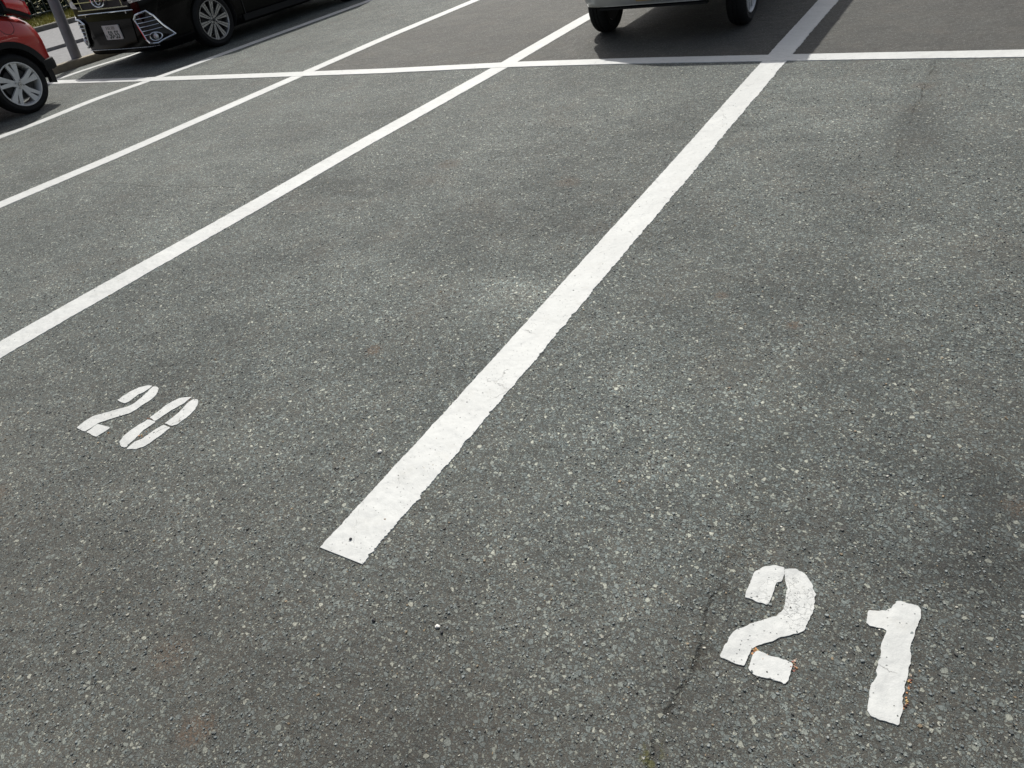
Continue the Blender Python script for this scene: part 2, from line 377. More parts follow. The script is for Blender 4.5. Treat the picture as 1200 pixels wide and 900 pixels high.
    at = me.attributes.new('col', 'FLOAT_COLOR', 'POINT')
    cc = np.ones((nv, 4)); cc[4:, :3] = np.repeat(C, 2*K, axis=0); at.data.foreach_set('color', cc.ravel())
    me.validate(); 
    ob = link('parking_lot_asphalt', me, [MAT['asphalt'], MAT['chip']])
    tag(ob, kind='structure'); print('chips', n)
make_ground()

def box_bm(bm, x0, x1, y0, y1, z0, z1):
    r = bmesh.ops.create_cube(bm, size=1)
    for v in r['verts']: v.co = Vector((x0+(v.co.x+.5)*(x1-x0), y0+(v.co.y+.5)*(y1-y0), z0+(v.co.z+.5)*(z1-z0)))
    return r['verts']
def slab(name, x0, x1, y0, y1, z0, z1, mat, bev=0.0):
    bm = bmesh.new(); box_bm(bm, x0, x1, y0, y1, z0, z1)
    if bev: bmesh.ops.bevel(bm, geom=bm.edges[:], offset=bev, segments=2, affect='EDGES')
    return frombm(name, bm, mat)
tag(slab('kerb', -10.62, -10.45, -60, 80, -.2, .10, MAT['concrete'], .012), kind='structure')
tag(slab('sidewalk', -12.42, -10.622, -60, 80, -.2, .096, MAT['walk']), kind='structure')
tag(slab('side_road', -15.58, -12.424, -60, 80, -.2, .148, MAT['walk'], .006), kind='structure')
tag(slab('far_kerb', -15.8, -15.582, -60, 80, -.2, .235, MAT['kerb'], .01), kind='structure')
tag(slab('ground', -120, -15.802, -80, 120, -.2, .215, MAT['soil']), kind='structure')

# ------------------------------------------------------------------ painted markings
def wobble(n, step, seed, amp, long=1.0):
    r = np.random.default_rng(seed)
    out = np.zeros(n)
    for wl, a in ((.004, .35), (.012, .55), (.03, .45), (.12, .4), (.6, .35)):
        k = max(int(n*step/wl)+3, 4); c = r.normal(0, 1, k)
        out += np.interp(np.linspace(0, k-1.001, n), np.arange(k), c)*(a if wl < .05 else a*long)
    return out*amp
def stripe(name, pts, width, label, step=.004, z=.0034, la=.0016, ra=.0026, seed=1, group=None, mat='paint'):
    """a bar of thick paint along centre points, each long edge ragged by itself"""
    pts = np.array(pts, float)
    seg = np.hypot(*np.diff(pts, axis=0).T); s = np.concatenate([[0], np.cumsum(seg)])
    n = int(s[-1]/step)+2; t = np.linspace(0, s[-1], n)
    cx = np.interp(t, s, pts[:, 0]); cy = np.interp(t, s, pts[:, 1])
    k = max(3, int(.25/step)); ker = np.ones(2*k+1)/(2*k+1)              # round the corners of the polyline
    px = np.pad(cx, k, mode='reflect', reflect_type='odd'); py = np.pad(cy, k, mode='reflect', reflect_type='odd')
    cx = np.convolve(px, ker, 'valid'); cy = np.convolve(py, ker, 'valid')
    dx, dy = np.gradient(cx), np.gradient(cy); L = np.hypot(dx, dy); nx, ny = -dy/L, dx/L
    wv = width if np.isscalar(width) else np.interp(t, s, width)
    wl = wv/2+wobble(n, step, seed, la); wr = wv/2+wobble(n, step, seed+50, ra)
    ends = wobble(12, .015, seed+9, .0012)
    V = []
    for side, ww in ((1, wl), (-1, wr)):
        x = cx+side*nx*ww; y = cy+side*ny*ww
        V.append(np.column_stack([x, y, np.full(n, z)]))
    for side in (0, 1):
        b = V[side].copy(); b[:, 2] = -.001
        d = 1 if side == 0 else -1
        b[:, 0] += d*nx*.0012; b[:, 1] += d*ny*.0012
        V.append(b)
    verts = np.vstack(V); i = np.arange(n-1)
    tl, tr, bl, br = 0, n, 2*n, 3*n
    q = [np.column_stack([tl+i, tl+i+1, tr+i+1, tr+i]), np.column_stack([tl+i, bl+i, bl+i+1, tl+i+1]), np.column_stack([tr+i, tr+i+1, br+i+1, br+i])]
    faces = np.vstack(q).tolist()+[[0, tr, br, bl], [n-1, bl+n-1, br+n-1, tr+n-1]]
    me = bpy.data.meshes.new(name); me.from_pydata(verts.tolist(), [], faces)
    o = link(name, me, MAT[mat]); tag(o, label, 'road marking', group)
    return o
def G_(pts): return [gp(*p) for p in pts]
G1 = 'white lines along the parking bays'
L1 = G_([(400, 652), (595, 430), (726, 280), (796, 200), (907, 72), (971, 0)])
stripe('bay_line', L1+[(.02, 5.2)], [.164, .162, .162, .165, .18, .19, .19], 'broad white bay line with a free end between numbers 20 and 21', seed=1, group=G1, la=.0014, ra=.0036)
L2 = G_([(0, 410), (300, 240.5), (410, 177), (500, 127), (590, 77), (685, 22)])
stripe('bay_line', [(-2.50, -5.17)]+L2+[(-2.42, 5.2)], .175, 'white bay line passing just above number 20 and under the silver van\'s left wheel', step=.01, seed=2, group=G1)
L3 = G_([(0, 240.5), (150, 177), (225, 144), (350, 89), (450, 45), (558, 0)])
stripe('bay_line', [(-5.0, -5.17)]+L3+[(-5.0, 5.2)], .17, 'white bay line crossed by a hairline crack, next after the one beside the red car', step=.02, seed=3, group=G1)
L4 = G_([(0, 161), (50, 142), (110, 117), (185, 91), (300, 49), (435, 0)])
stripe('bay_line', [(-7.48, -5.17)]+L4+[(-7.5, 7.2)], .16, 'white bay line alongside the red car and the black van, shaded by both', step=.02, seed=4, group=G1)
L5 = G_([(62, 95), (105, 80), (148, 67)])
stripe('bay_line', [(-10.02, -5.17)]+L5+[(-10.0, 5.2)], .12, 'thin white bay line by the kerb at the foot of the steel pole', step=.02, seed=5, group=G1)
T = G_([(60, 96.6), (150, 94), (300, 89), (450, 83.5), (600, 76), (750, 71.5), (1000, 66.5), (1200, 63.2)])
stripe('cross_line', T+[(3.8, -.12), (8.8, -.1)], .175, 'long white cross line cutting all the bay lines at the top', z=.0052, step=.01, seed=6, la=.0012, ra=.002)

from mathutils.geometry import tessellate_polygon
def ragged(poly, amp, seed, step=.0035, smooth=1):
    p = np.array(poly, float)
    for _ in range(smooth):
        q = []
        for i in range(len(p)):
            a, b = p[i], p[(i+1) % len(p)]
            q += [a*.9+b*.1, a*.1+b*.9]
        p = np.array(q)
    out = []
    for i in range(len(p)):
        a, b = p[i], p[(i+1) % len(p)]; k = max(1, int(np.hypot(*(b-a))/step))
        for t in range(k): out.append(a+(b-a)*t/k)
    out = np.array(out); n = len(out); cen = None; d = np.roll(out, -1, 0)-np.roll(out, 1, 0); L = np.hypot(*d.T)+1e-9
    nr = np.column_stack([d[:, 1], -d[:, 0]])/L[:, None]
    w_ = wobble(n, step, seed, amp, .1); w_ -= w_.mean()
    sgn = 1.0 if np.sum(out[:, 0]*np.roll(out[:, 1], -1)-np.roll(out[:, 0], -1)*out[:, 1]) > 0 else -1.0      # outward side
    return out+nr*(w_[:, None]+.0009*sgn)
def digit(polys, parent, seed, mat, amp=.0019, z=.0031):
    bm = bmesh.new()
    for k, poly in enumerate(polys):
        p = ragged(poly, amp, seed*31+k)
        area = np.sum(p[:, 0]*np.roll(p[:, 1], -1)-np.roll(p[:, 0], -1)*p[:, 1])
        if area < 0: p = p[::-1]
        c = p.mean(0)
        tops = [bm.verts.new((x, y, z)) for x, y in p]; bots = [bm.verts.new((x, y, -.001)) for x, y in p]
        for t in tessellate_polygon([[Vector((x, y, 0)) for x, y in p]]):
            try: bm.faces.new([tops[i] for i in t])
            except ValueError: pass
        n = len(p)
        for i in range(n): bm.faces.new([tops[i], bots[i], bots[(i+1) % n], tops[(i+1) % n]])
    o = frombm('digit', bm, MAT[mat], parent, ang=30)
    return o
def crop(pts, ox, oy, s): return [gp(ox+x/s, oy+y/s) for x, y in pts]
two_a = [(197, 225), (222, 160), (243, 115), (280, 97), (330, 89), (371, 96), (369, 130), (358, 158), (338, 165), (320, 200), (300, 262), (250, 243)]
two_b = [(378, 99), (425, 105), (465, 130), (490, 160), (500, 200), (505, 240), (490, 300), (470, 345), (452, 378), (400, 392), (350, 402), (290, 425), (240, 440), (225, 455), (210, 490), (195, 532), (140, 512), (88, 490), (110, 440), (135, 395), (165, 370), (230, 345), (300, 322), (345, 305), (358, 295), (372, 265), (382, 215), (385, 185), (375, 160)]
two_c = [(250, 462), (300, 480), (360, 500), (408, 522), (400, 550), (385, 590), (375, 608), (310, 585), (240, 568), (217, 545), (222, 515), (238, 485)]
one = [(350, 130), (375, 128), (430, 145), (480, 160), (492, 180), (485, 230), (465, 290), (450, 350), (435, 400), (432, 450), (415, 520), (405, 590), (390, 660), (382, 720), (385, 760), (370, 790), (360, 850), (310, 835), (250, 815), (200, 795), (182, 770), (185, 740), (195, 690), (195, 640), (215, 600), (235, 560), (245, 500), (258, 440), (265, 380), (285, 330), (290, 300), (270, 288), (230, 280), (195, 270), (180, 250), (188, 215), (195, 182), (240, 184), (285, 182), (320, 165)]
e = empty('bay_number')
tag(e, 'white stencilled number 21 with a cracked 2, at the lower right', 'bay number', 'painted bay numbers')
digit([crop(p, 820, 640, 3.75) for p in (two_a, two_b, two_c)], e, 1, 'craze')
digit([crop(one, 980, 680, 5)], e, 2, 'paint')
t2a = [(468, 237), (500, 215), (560, 175), (620, 148), (680, 133), (710, 137), (690, 155), (650, 180), (610, 200), (575, 225), (545, 248), (520, 258), (495, 250)]
t2b = [(718, 142), (745, 143), (757, 155), (750, 180), (735, 205), (700, 235), (650, 265), (600, 300), (560, 325), (500, 343), (430, 365), (370, 385), (330, 398), (290, 425), (240, 457), (215, 448), (180, 432), (220, 400), (260, 370), (310, 345), (370, 330), (440, 310), (500, 293), (540, 285), (580, 262), (630, 225), (680, 180), (700, 158)]
t2c = [(330, 405), (370, 415), (412, 432), (385, 452), (350, 475), (320, 493), (285, 478), (250, 462), (290, 432)]
z1 = [(990, 215), (950, 218), (900, 225), (850, 250), (800, 280), (750, 320), (697, 358), (735, 382), (790, 345), (850, 305), (890, 285), (930, 262), (960, 238)]
z2 = [(1002, 230), (1032, 235), (1030, 270), (1015, 300), (980, 335), (930, 375), (890, 405), (850, 418), (800, 400), (850, 365), (900, 325), (940, 280), (970, 250)]
z3 = [(685, 372), (735, 390), (700, 415), (650, 445), (600, 500), (560, 535), (525, 568), (495, 560), (483, 530), (510, 490), (560, 450), (620, 410)]
z4 = [(790, 412), (840, 430), (800, 460), (740, 505), (690, 540), (650, 565), (600, 580), (535, 580), (560, 555), (590, 530), (640, 510), (690, 475), (740, 440)]
e = empty('bay_number')
tag(e, 'white stencilled number 20 left of the broad bay line', 'bay number', 'painted bay numbers')
digit([crop(p, 60, 430, 6) for p in (t2a, t2b, t2c)], e, 3, 'paint', .0014)
digit([crop(p, 60, 430, 6) for p in (z1, z2, z3, z4)], e, 4, 'paint', .0014)

# ------------------------------------------------------------------ loose pebbles
def pebble(u, v, r, mat, label, z=0.0, seed=0):
    bm = bmesh.new(); bmesh.ops.create_icosphere(bm, subdivisions=2, radius=r)
    rr = random.Random(seed)
    cuts = [Vector((rr.uniform(-1, 1), rr.uniform(-1, 1), rr.uniform(-.3, 1))).normalized() for _ in range(6)]
    for vt in bm.verts:
        for c in cuts:
            d = vt.co.dot(c)-r*rr.uniform(.70, .74)
            if d > 0: vt.co -= c*d
        vt.co.z *= .75; vt.co.x *= 1.15
    o = frombm('pebble', bm, mat, smooth=False)
    x, y = gp(u, v, z); o.location = (x, y, z+r*.6); o.rotation_euler = (0, 0, rr.uniform(0, 3))
    tag(o, label, 'pebble', 'loose pebbles on the asphalt')
pebble(445, 530, .0075, MAT['pebble_pale'], 'small white pebble lying left of the broad bay line', seed=1)
pebble(411, 632, .0045, MAT['pebble_dark'], 'tiny black pebble on the free end of the broad bay line', .004, 2)
pebble(438, 728, .0055, MAT['pebble_dark'], 'black pebble on bare asphalt below the end of the broad bay line', seed=3)
pebble(518, 742, .0048, MAT['pebble_dark'], 'black pebble touching the pale stone chip below the broad bay line', seed=4)
pebble(513, 735, .0060, MAT['pebble_pale'], 'pale stone chip beside a black pebble below the broad bay line', seed=5)

# ------------------------------------------------------------------ pole, fence, grass, hedge
def cyl(bm, p0, p1, r0, r1=None, seg=24, cap=True):
    r1 = r0 if r1 is None else r1
    a, b = Vector(p0), Vector(p1); d = (b-a); q = d.to_track_quat('Z', 'Y')
    ra = [bm.verts.new(a+q @ Vector((r0*math.cos(2*math.pi*k/seg), r0*math.sin(2*math.pi*k/seg), 0))) for k in range(seg)]
    rb = [bm.verts.new(b+q @ Vector((r1*math.cos(2*math.pi*k/seg), r1*math.sin(2*math.pi*k/seg), 0))) for k in range(seg)]
    for k in range(seg): bm.faces.new([ra[k], ra[(k+1) % seg], rb[(k+1) % seg], rb[k]])
    if cap: bm.faces.new(ra[::-1]); bm.faces.new(rb)
px, py = gp(90, 68, .1)
pe = empty('utility_pole', (px, py, .096)); tag(pe, 'plain grey steel pole on the pavement between red car and black van', 'pole')
bm = bmesh.new(); cyl(bm, (0, 0, -.05), (0, 0, 5.6), .076, .066, 32); frombm('shaft', bm, MAT['steel'], pe)
bm = bmesh.new(); cyl(bm, (0, 0, 5.6), (0, 0, 5.64), .074, .04, 32); frombm('cap', bm, MAT['steel'], pe)
pe.rotation_euler = (R(-2.2), R(3.0), 0)
# fence of vertical bars
FX = gp(82, 14, .215)[0]
fe = empty('fence', (FX, 0, .215)); tag(fe, 'dark railing fence with vertical bars behind the grass strip', 'fence')
yy = -8.0; PW = 2.0
while yy < 30:
    bm = bmesh.new()
    for k in range(14):
        y_ = yy+.14+k*.132; cyl(bm, (0, y_, .10), (0, y_, 1.12), .011, seg=6)
    cyl(bm, (0, yy+.03, .12), (0, yy+PW-.03, .12), .018, seg=8); cyl(bm, (0, yy+.03, 1.1), (0, yy+PW-.03, 1.1), .02, seg=8)
    frombm('railing_panel', bm, MAT['fence'], fe)
    bm = bmesh.new(); cyl(bm, (0, yy, -.05), (0, yy, 1.2), .038, seg=12); frombm('post', bm, MAT['fence_pale'], fe)
    bm = bmesh.new(); box_bm(bm, -.09, .09, yy-.09, yy+.09, -.05, .06); bmesh.ops.bevel(bm, geom=bm.edges[:], offset=.012, segments=2, affect='EDGES')
    frombm('footing', bm, MAT['walk'], fe)
    yy += PW
def blades(name, n, xr, yr, z0, h, mat, wd):
    r = np.random.default_rng(3)
    x = r.uniform(*xr, n); y = r.uniform(*yr, n); a = r.uniform(0, 6.28, n); H = h*r.uniform(.4, 1, n); lx = r.normal(0, .5, n)*H; ly = r.normal(0, .5, n)*H
    w_ = wd
    v = np.stack([np.column_stack([x-w_*np.cos(a), y-w_*np.sin(a), np.full(n, z0)]), np.column_stack([x+w_*np.cos(a), y+w_*np.sin(a), np.full(n, z0)]), np.column_stack([x+lx, y+ly, z0+H])], 1).reshape(-1, 3)
    f = np.arange(3*n).reshape(-1, 3)
    me = bpy.data.meshes.new(name); me.from_pydata(v.tolist(), [], f.tolist()); return link(name, me, mat)
tag(blades('grass', 16000, (FX-.6, -15.85), (-2, 16), .21, .10, MAT['grass'], .012), 'dry yellow green grass on the strip before the fence', 'grass', kind='stuff')
def hedge():
    r = np.random.default_rng(9); n = 46000
    he = empty('hedge', (FX-1.2, 6, .2)); tag(he, 'dark evergreen hedge behind the railing fence', 'hedge')
    x = r.normal(0, .38, n); y = r.uniform(-3, 16, n); zt = 1.7+.25*np.sin(y*2.1)+.2*np.sin(y*5.3+1); z = r.uniform(.02, 1, n)*zt
    a = r.uniform(0, 6.28, n); t = r.uniform(-1.2, 1.2, n); s = r.uniform(.035, .085, n)
    ux = np.column_stack([np.cos(a), np.sin(a), np.zeros(n)])*s[:, None]
    uy = np.column_stack([-np.sin(a)*np.cos(t), np.cos(a)*np.cos(t), np.sin(t)])*s[:, None]*.6
    c = np.column_stack([x, y, z])
    v = np.stack([c-ux, c-uy, c+ux, c+uy], 1).reshape(-1, 3); f = np.arange(4*n).reshape(-1, 4)
    me = bpy.data.meshes.new('foliage'); me.from_pydata(v.tolist(), [], f.tolist()); link('foliage', me, MAT['leaf'], he)
    bm = bmesh.new()
    for k in range(38): 
        y_ = -2.9+k*.50; cyl(bm, (0, y_, -.1), (random.uniform(-.15, .15), y_+random.uniform(-.2, .2), 1.4), .025, .01, 7)
    frombm('stems', bm, MAT['kerb'], he)
hedge()

# ------------------------------------------------------------------ vehicles
def lerp(tab, l):
    for (a, x), (b, y) in zip(tab, tab[1:]):
        if l <= b: t = (l-a)/(b-a) if b > a else 0; return x+(y-x)*t
    return tab[-1][1]
def loft(name, st, section, mats, parent, n=60, L=4.0):
    """body skin: closed cross-sections swept from nose (l=0) to tail"""
    bm = bmesh.new(); rings = []
    ls = st
    for l in ls:
        half = section(l)
        ring = [bm.verts.new((xx, l, zz)) for xx, zz in half]+[bm.verts.new((-xx, l, zz)) for xx, zz in half[::-1]]
        rings.append(ring)
    m = len(rings[0])
    for a, b in zip(rings, rings[1:]):
        for k in range(m): bm.faces.new([a[k], a[(k+1) % m], b[(k+1) % m], b[k]])
    bm.faces.new(rings[0][::-1]); bm.faces.new(rings[-1])
    bmesh.ops.recalc_face_normals(bm, faces=bm.faces)
    return frombm(name, bm, mats, parent, ang=48)
def cut_arches(body, axles, r, halfw, depth=.34, mat=None):
    """wheel openings cut out of the finished skin"""
    me_mat = MAT['dark']
    for ly, zc in axles:
        for s in (-1, 1):
            bm = bmesh.new(); cyl(bm, (s*(halfw-depth), ly, zc), (s*(halfw+.3), ly, zc), r, seg=48)
            bmesh.ops.recalc_face_normals(bm, faces=bm.faces)
            me = bpy.data.meshes.new('cut'); bm.to_mesh(me); bm.free(); me.materials.append(me_mat)
            c = bpy.data.objects.new('cut', me); col.objects.link(c)
            c.matrix_world = body_world(body)
            md = body.modifiers.new('b', 'BOOLEAN'); md.operation = 'DIFFERENCE'; md.solver = 'EXACT'; md.object = c
            try: md.material_mode = 'TRANSFER'
            except Exception: pass
            bpy.context.view_layer.update()
            dg = bpy.context.evaluated_depsgraph_get()
            new = bpy.data.meshes.new_from_object(body.evaluated_get(dg), preserve_all_data_layers=True, depsgraph=dg)
            body.modifiers.clear(); old = body.data; body.data = new
            bpy.data.objects.remove(c)
def body_world(b):
    bpy.context.view_layer.update(); return b.matrix_world.copy()
def curve_stations(L, fine=.35, k=9):
    a = [fine*(1-math.cos(math.pi/2*i/k)) for i in range(k+1)]
    b = list(np.arange(fine+.12, L-fine, .12))
    return a+b+[L-x for x in a[::-1]]
def section_fn(L, W, zb, zt, nose, tail, tuck=.04):
    """half width from rounded plan; profile tables give sill and belt height along the body"""
    def f(l):
        hw = W/2
        def rnd(d, r, k): 
            if d >= r: return 0
            t = 1-d/r; return k*(1-math.sqrt(max(0, 1-t*t*.98)))
        hw -= rnd(l, nose[0], nose[1]); hw -= rnd(L-l, tail[0], tail[1])
        b, t = lerp(zb, l), lerp(zt, l); H = t-b
        return [(0, b), (hw-.14, b), (hw-.05, b+.02*H), (hw-.02, b+.09*H), (hw-.012, b+.22*H), (hw-.016, b+.38*H), (hw-.004, b+.52*H), (hw, b+.66*H), (hw-.012, b+.80*H), (hw-.035, b+.90*H), (hw-.07, b+.965*H), (hw-.13, b+H), (hw*.5, b+H+.012), (0, b+H+.018)]
    return f

def wheel(parent, x, y, side, r, rr, wd, style, mats, seed=0, rot=0.0):
    """side=+1: outer face towards +x. Wheel > tyre, rim"""
    we = empty('wheel'); we.parent = parent; we.location = (x, y, r); we.rotation_euler = (0, 0, 0)
    # tyre profile (axial a outward, radius)
    prof = [(-wd/2+.01, rr-.012), (-wd/2, rr+.02), (-wd/2-.004, (r+rr)/2), (-wd/2+.008, r-.018), (-wd/2+.028, r-.003), (-wd/4, r), (-wd/8-.004, r), (-wd/8, r-.007), (-wd/8+.006, r-.007), (-wd/8+.010, r), (wd/8-.010, r), (wd/8-.006, r-.007), (wd/8, r-.007), (wd/8+.004, r), (wd/4, r), (wd/2-.028, r-.003), (wd/2-.008, r-.018), (wd/2+.004, (r+rr)/2), (wd/2, rr+.02), (wd/2-.01, rr-.006), (wd/2-.03, rr-.012), (-wd/2+.03, rr-.02)]
    def lathe(prof, seg=56, close=True):
        bm = bmesh.new(); rings = []
        for k in range(seg):
            th = 2*math.pi*k/seg
            rings.append([bm.verts.new((side*a, q*math.cos(th), q*math.sin(th))) for a, q in prof])
        n = len(prof)
        for k in range(seg):
            A, B = rings[k], rings[(k+1) % seg]
            for i in range(n if close else n-1): bm.faces.new([A[i], A[(i+1) % n], B[(i+1) % n], B[i]])
        return bm
    t = frombm('tyre', lathe(prof), MAT['tyre'], we, ang=30)
    # rim: lip, barrel, spokes
    o = wd/2-.006
    bm = lathe([(o-.004, rr-.002), (o+.004, rr-.004), (o+.004, rr-.012), (o-.008, rr-.020), (o-.05, rr-.028), (-wd/2+.02, rr-.030), (-wd/2+.02, rr-.018), (o-.05, rr-.014)])
    def plate(pts, a0, a1):
        """flat spoke: polygon in the wheel plane, thick along the axle; a0 depth at hub, a1 at rim"""
        f_ = []; b_ = []
        for (u, v) in pts:
            q = math.hypot(u, v); t_ = min(1, q/rr); a = a0+(a1-a0)*t_**1.4
            f_.append(bm.verts.new((side*a, u, v))); b_.append(bm.verts.new((side*(a-.03), u*.98, v*.98)))
        n = len(pts)
        bm.faces.new(f_); bm.faces.new(b_[::-1])
        for i in range(n): bm.faces.new([f_[i], b_[i], b_[(i+1) % n], f_[(i+1) % n]])
    def pol(q, th): return (q*math.cos(th), q*math.sin(th))
    R1 = rr-.016
    if style == 'slot':          # five broad swept blades, each with a slot
        for k in range(5):
            a = 2*math.pi*k/5+rot
            plate([pol(.045, a-.75), pol(.10, a-.42), pol(R1, a-.40), pol(R1, a-.235), pol(.115, a-.02), pol(.055, a-.1)], o-.018, o-.006)
            plate([pol(.055, a-.1), pol(.115, a-.02), pol(R1, a-.10), pol(R1, a+.22), pol(.105, a+.30), pol(.05, a+.5)], o-.020, o-.008)
    elif style == 'ten':
        for k in range(10):
            a = 2*math.pi*k/10+rot
            for s in (-1, 1):
                plate([pol(.05, a+s*.05), pol(R1, a+s*.018), pol(R1, a+s*.135), pol(.05, a+s*.24)][::s], o-.022, o-.006)
    else:
        for k in range(12):
            a = 2*math.pi*k/12+rot
            plate([pol(.05, a-.16), pol(R1, a-.07), pol(R1, a+.07), pol(.05, a+.16)], o-.012, o-.010)
    cyl(bm, (side*(o-.05), 0, 0), (side*(o-.016), 0, 0), .062, .055, 28)
    rim = frombm('rim', bm, mats, we, ang=25)
    bm = bmesh.new(); kk = .90 if style == 'multi' else .72; cyl(bm, (side*(-wd/2+.012), 0, 0), (side*(o-.06), 0, 0), rr*kk, rr*.68, 32); frombm('brake_disc', bm, MAT['dark'], we)
    bm = bmesh.new()
    nn = 5 if style != 'slot' else 4
    for k in range(nn):
        a = 2*math.pi*k/nn+.5
        u, v = pol(.042, a); cyl(bm, (side*(o-.03), u, v), (side*(o-.008), u, v), .0105, .009, 10)
    cyl(bm, (side*(o-.02), 0, 0), (side*(o-.006), 0, 0), .024, .021, 20)
    frombm('hub_cap', bm, MAT['dark'] if style != 'slot' else MAT['alloy_dim'], we)
    return we

def tubes(bm, pts, r, close=False, seg=8):
    m = len(pts)
    for i in range(m if close else m-1): cyl(bm, pts[i], pts[(i+1) % m], r, seg=seg)
    for p in pts:
        bmesh.ops.create_uvsphere(bm, u_segments=8, v_segments=6, radius=r, matrix=Matrix.Translation(p))
def prism(bm, pts, axis, a0, a1, taper=0.0):
    """polygon given in the plane across `axis` (0 = x, 1 = y), thick from a0 to a1"""
    c = (sum(p[0] for p in pts)/len(pts), sum(p[1] for p in pts)/len(pts))
    def P(p, a, t): 
        u, v = c[0]+(p[0]-c[0])*(1-t), c[1]+(p[1]-c[1])*(1-t)
        return (a, u, v) if axis == 0 else (u, a, v)
    A = [bm.verts.new(P(p, a0, 0)) for p in pts]; B = [bm.verts.new(P(p, a1, taper)) for p in pts]
    bm.faces.new(A[::-1]); bm.faces.new(B); n = len(pts)
    for i in range(n): bm.faces.new([A[i], A[(i+1) % n], B[(i+1) % n], B[i]])
def rrect(x0, x1, z0, z1, r, k=4):
    out = []
    for cx_, cz_, a0 in ((x1-r, z1-r, 0), (x0+r, z1-r, 90), (x0+r, z0+r, 180), (x1-r, z0+r, 270)):
        for i in range(k+1): a = R(a0+90*i/k); out.append((cx_+r*math.cos(a), cz_+r*math.sin(a)))
    return out
def cabin(parent, L0, L1, Lf, Lr, z0, z1, Wb, Wt, paint, name='cabin'):
    """glasshouse: sloped glazing with a painted roof and pillars. L0/L1: windscreen foot and tail foot; Lf/Lr roof ends"""
    bm = bmesh.new()
    n = 8; rings = []
    for i in range(n+1):
        t = i/n; z = z0+(z1-z0)*t; k = t**1.15
        y0 = L0+(Lf-L0)*k; y1 = L1+(Lr-L1)*k; hw = Wb/2+(Wt/2-Wb/2)*k
        c = .10
        pts = [(hw-c, y0), (hw, y0+c*1.3), (hw, y1-c), (hw-c, y1), (-hw+c, y1), (-hw, y1-c), (-hw, y0+c*1.3), (-hw+c, y0)]
        rings.append([bm.verts.new((x, y, z)) for x, y in pts])
    for a, b in zip(rings, rings[1:]):
        for k in range(8): bm.faces.new([a[k], a[(k+1) % 8], b[(k+1) % 8], b[k]])
    bm.faces.new(rings[0]); bm.faces.new(rings[-1][::-1])
    frombm('window_glass', bm, MAT['glass'], parent, ang=25)
    bm = bmesh.new()
    hw = Wt/2; c = .10
    pts = [(hw-c, Lf), (hw, Lf+c*1.3), (hw, Lr-c), (hw-c, Lr), (-hw+c, Lr), (-hw, Lr-c), (-hw, Lf+c*1.3), (-hw+c, Lf)]
    A = [bm.verts.new((x*1.01, y+(.0 if y < 1 else 0), z1-.03)) for x, y in pts]; B = [bm.verts.new((x*.97, y+(.05 if y < (Lf+Lr)/2 else -.05), z1+.02)) for x, y in pts]; C = [bm.verts.new((x*.80, y+(.22 if y < (Lf+Lr)/2 else -.22), z1+.055)) for x, y in pts]
    for a, b in ((A, B), (B, C)):
        for k in range(8): bm.faces.new([a[k], a[(k+1) % 8], b[(k+1) % 8], b[k]])
    bm.faces.new(A[::-1]); bm.faces.new(C)
    frombm('roof', bm, paint, parent, ang=25)
    for s in (-1, 1):
        for (ya, yb) in ((L0+.06, Lf+.08), ((L0+L1)/2-.1, (Lf+Lr)/2-.05), (L1-.07, Lr-.07)):
            bm = bmesh.new()
            p = [(ya-.04, z0-.02), (ya+.05, z0-.02), (yb+.05, z1), (yb-.04, z1)]
            A = [bm.verts.new((s*(Wb/2+.006), a, b)) if b < z1 else bm.verts.new((s*(Wt/2+.008), a, b)) for a, b in p]
            B = [bm.verts.new((v.co.x-s*.04, v.co.y, v.co.z)) for v in A]
            bm.faces.new(A); bm.faces.new(B[::-1])
            for i in range(4): bm.faces.new([A[i], B[i], B[(i+1) % 4], A[(i+1) % 4]])
            frombm('pillar', bm, paint, parent)
def mirror_part(parent, x, y, z, paint, s):
    bm = bmesh.new(); bmesh.ops.create_uvsphere(bm, u_segments=20, v_segments=12, radius=1, matrix=Matrix.Translation((x+s*.10, y, z)) @ Matrix.Diagonal((.11, .055, .085, 1)))
    cyl(bm, (x-s*.04, y+.02, z-.05), (x+s*.06, y, z-.03), .022, .018, 10)
    frombm('door_mirror', bm, paint, parent)

def mat_rot(o, x, y, rz=0.0): o.location = (x, y, 0); o.rotation_euler = (0, 0, rz)

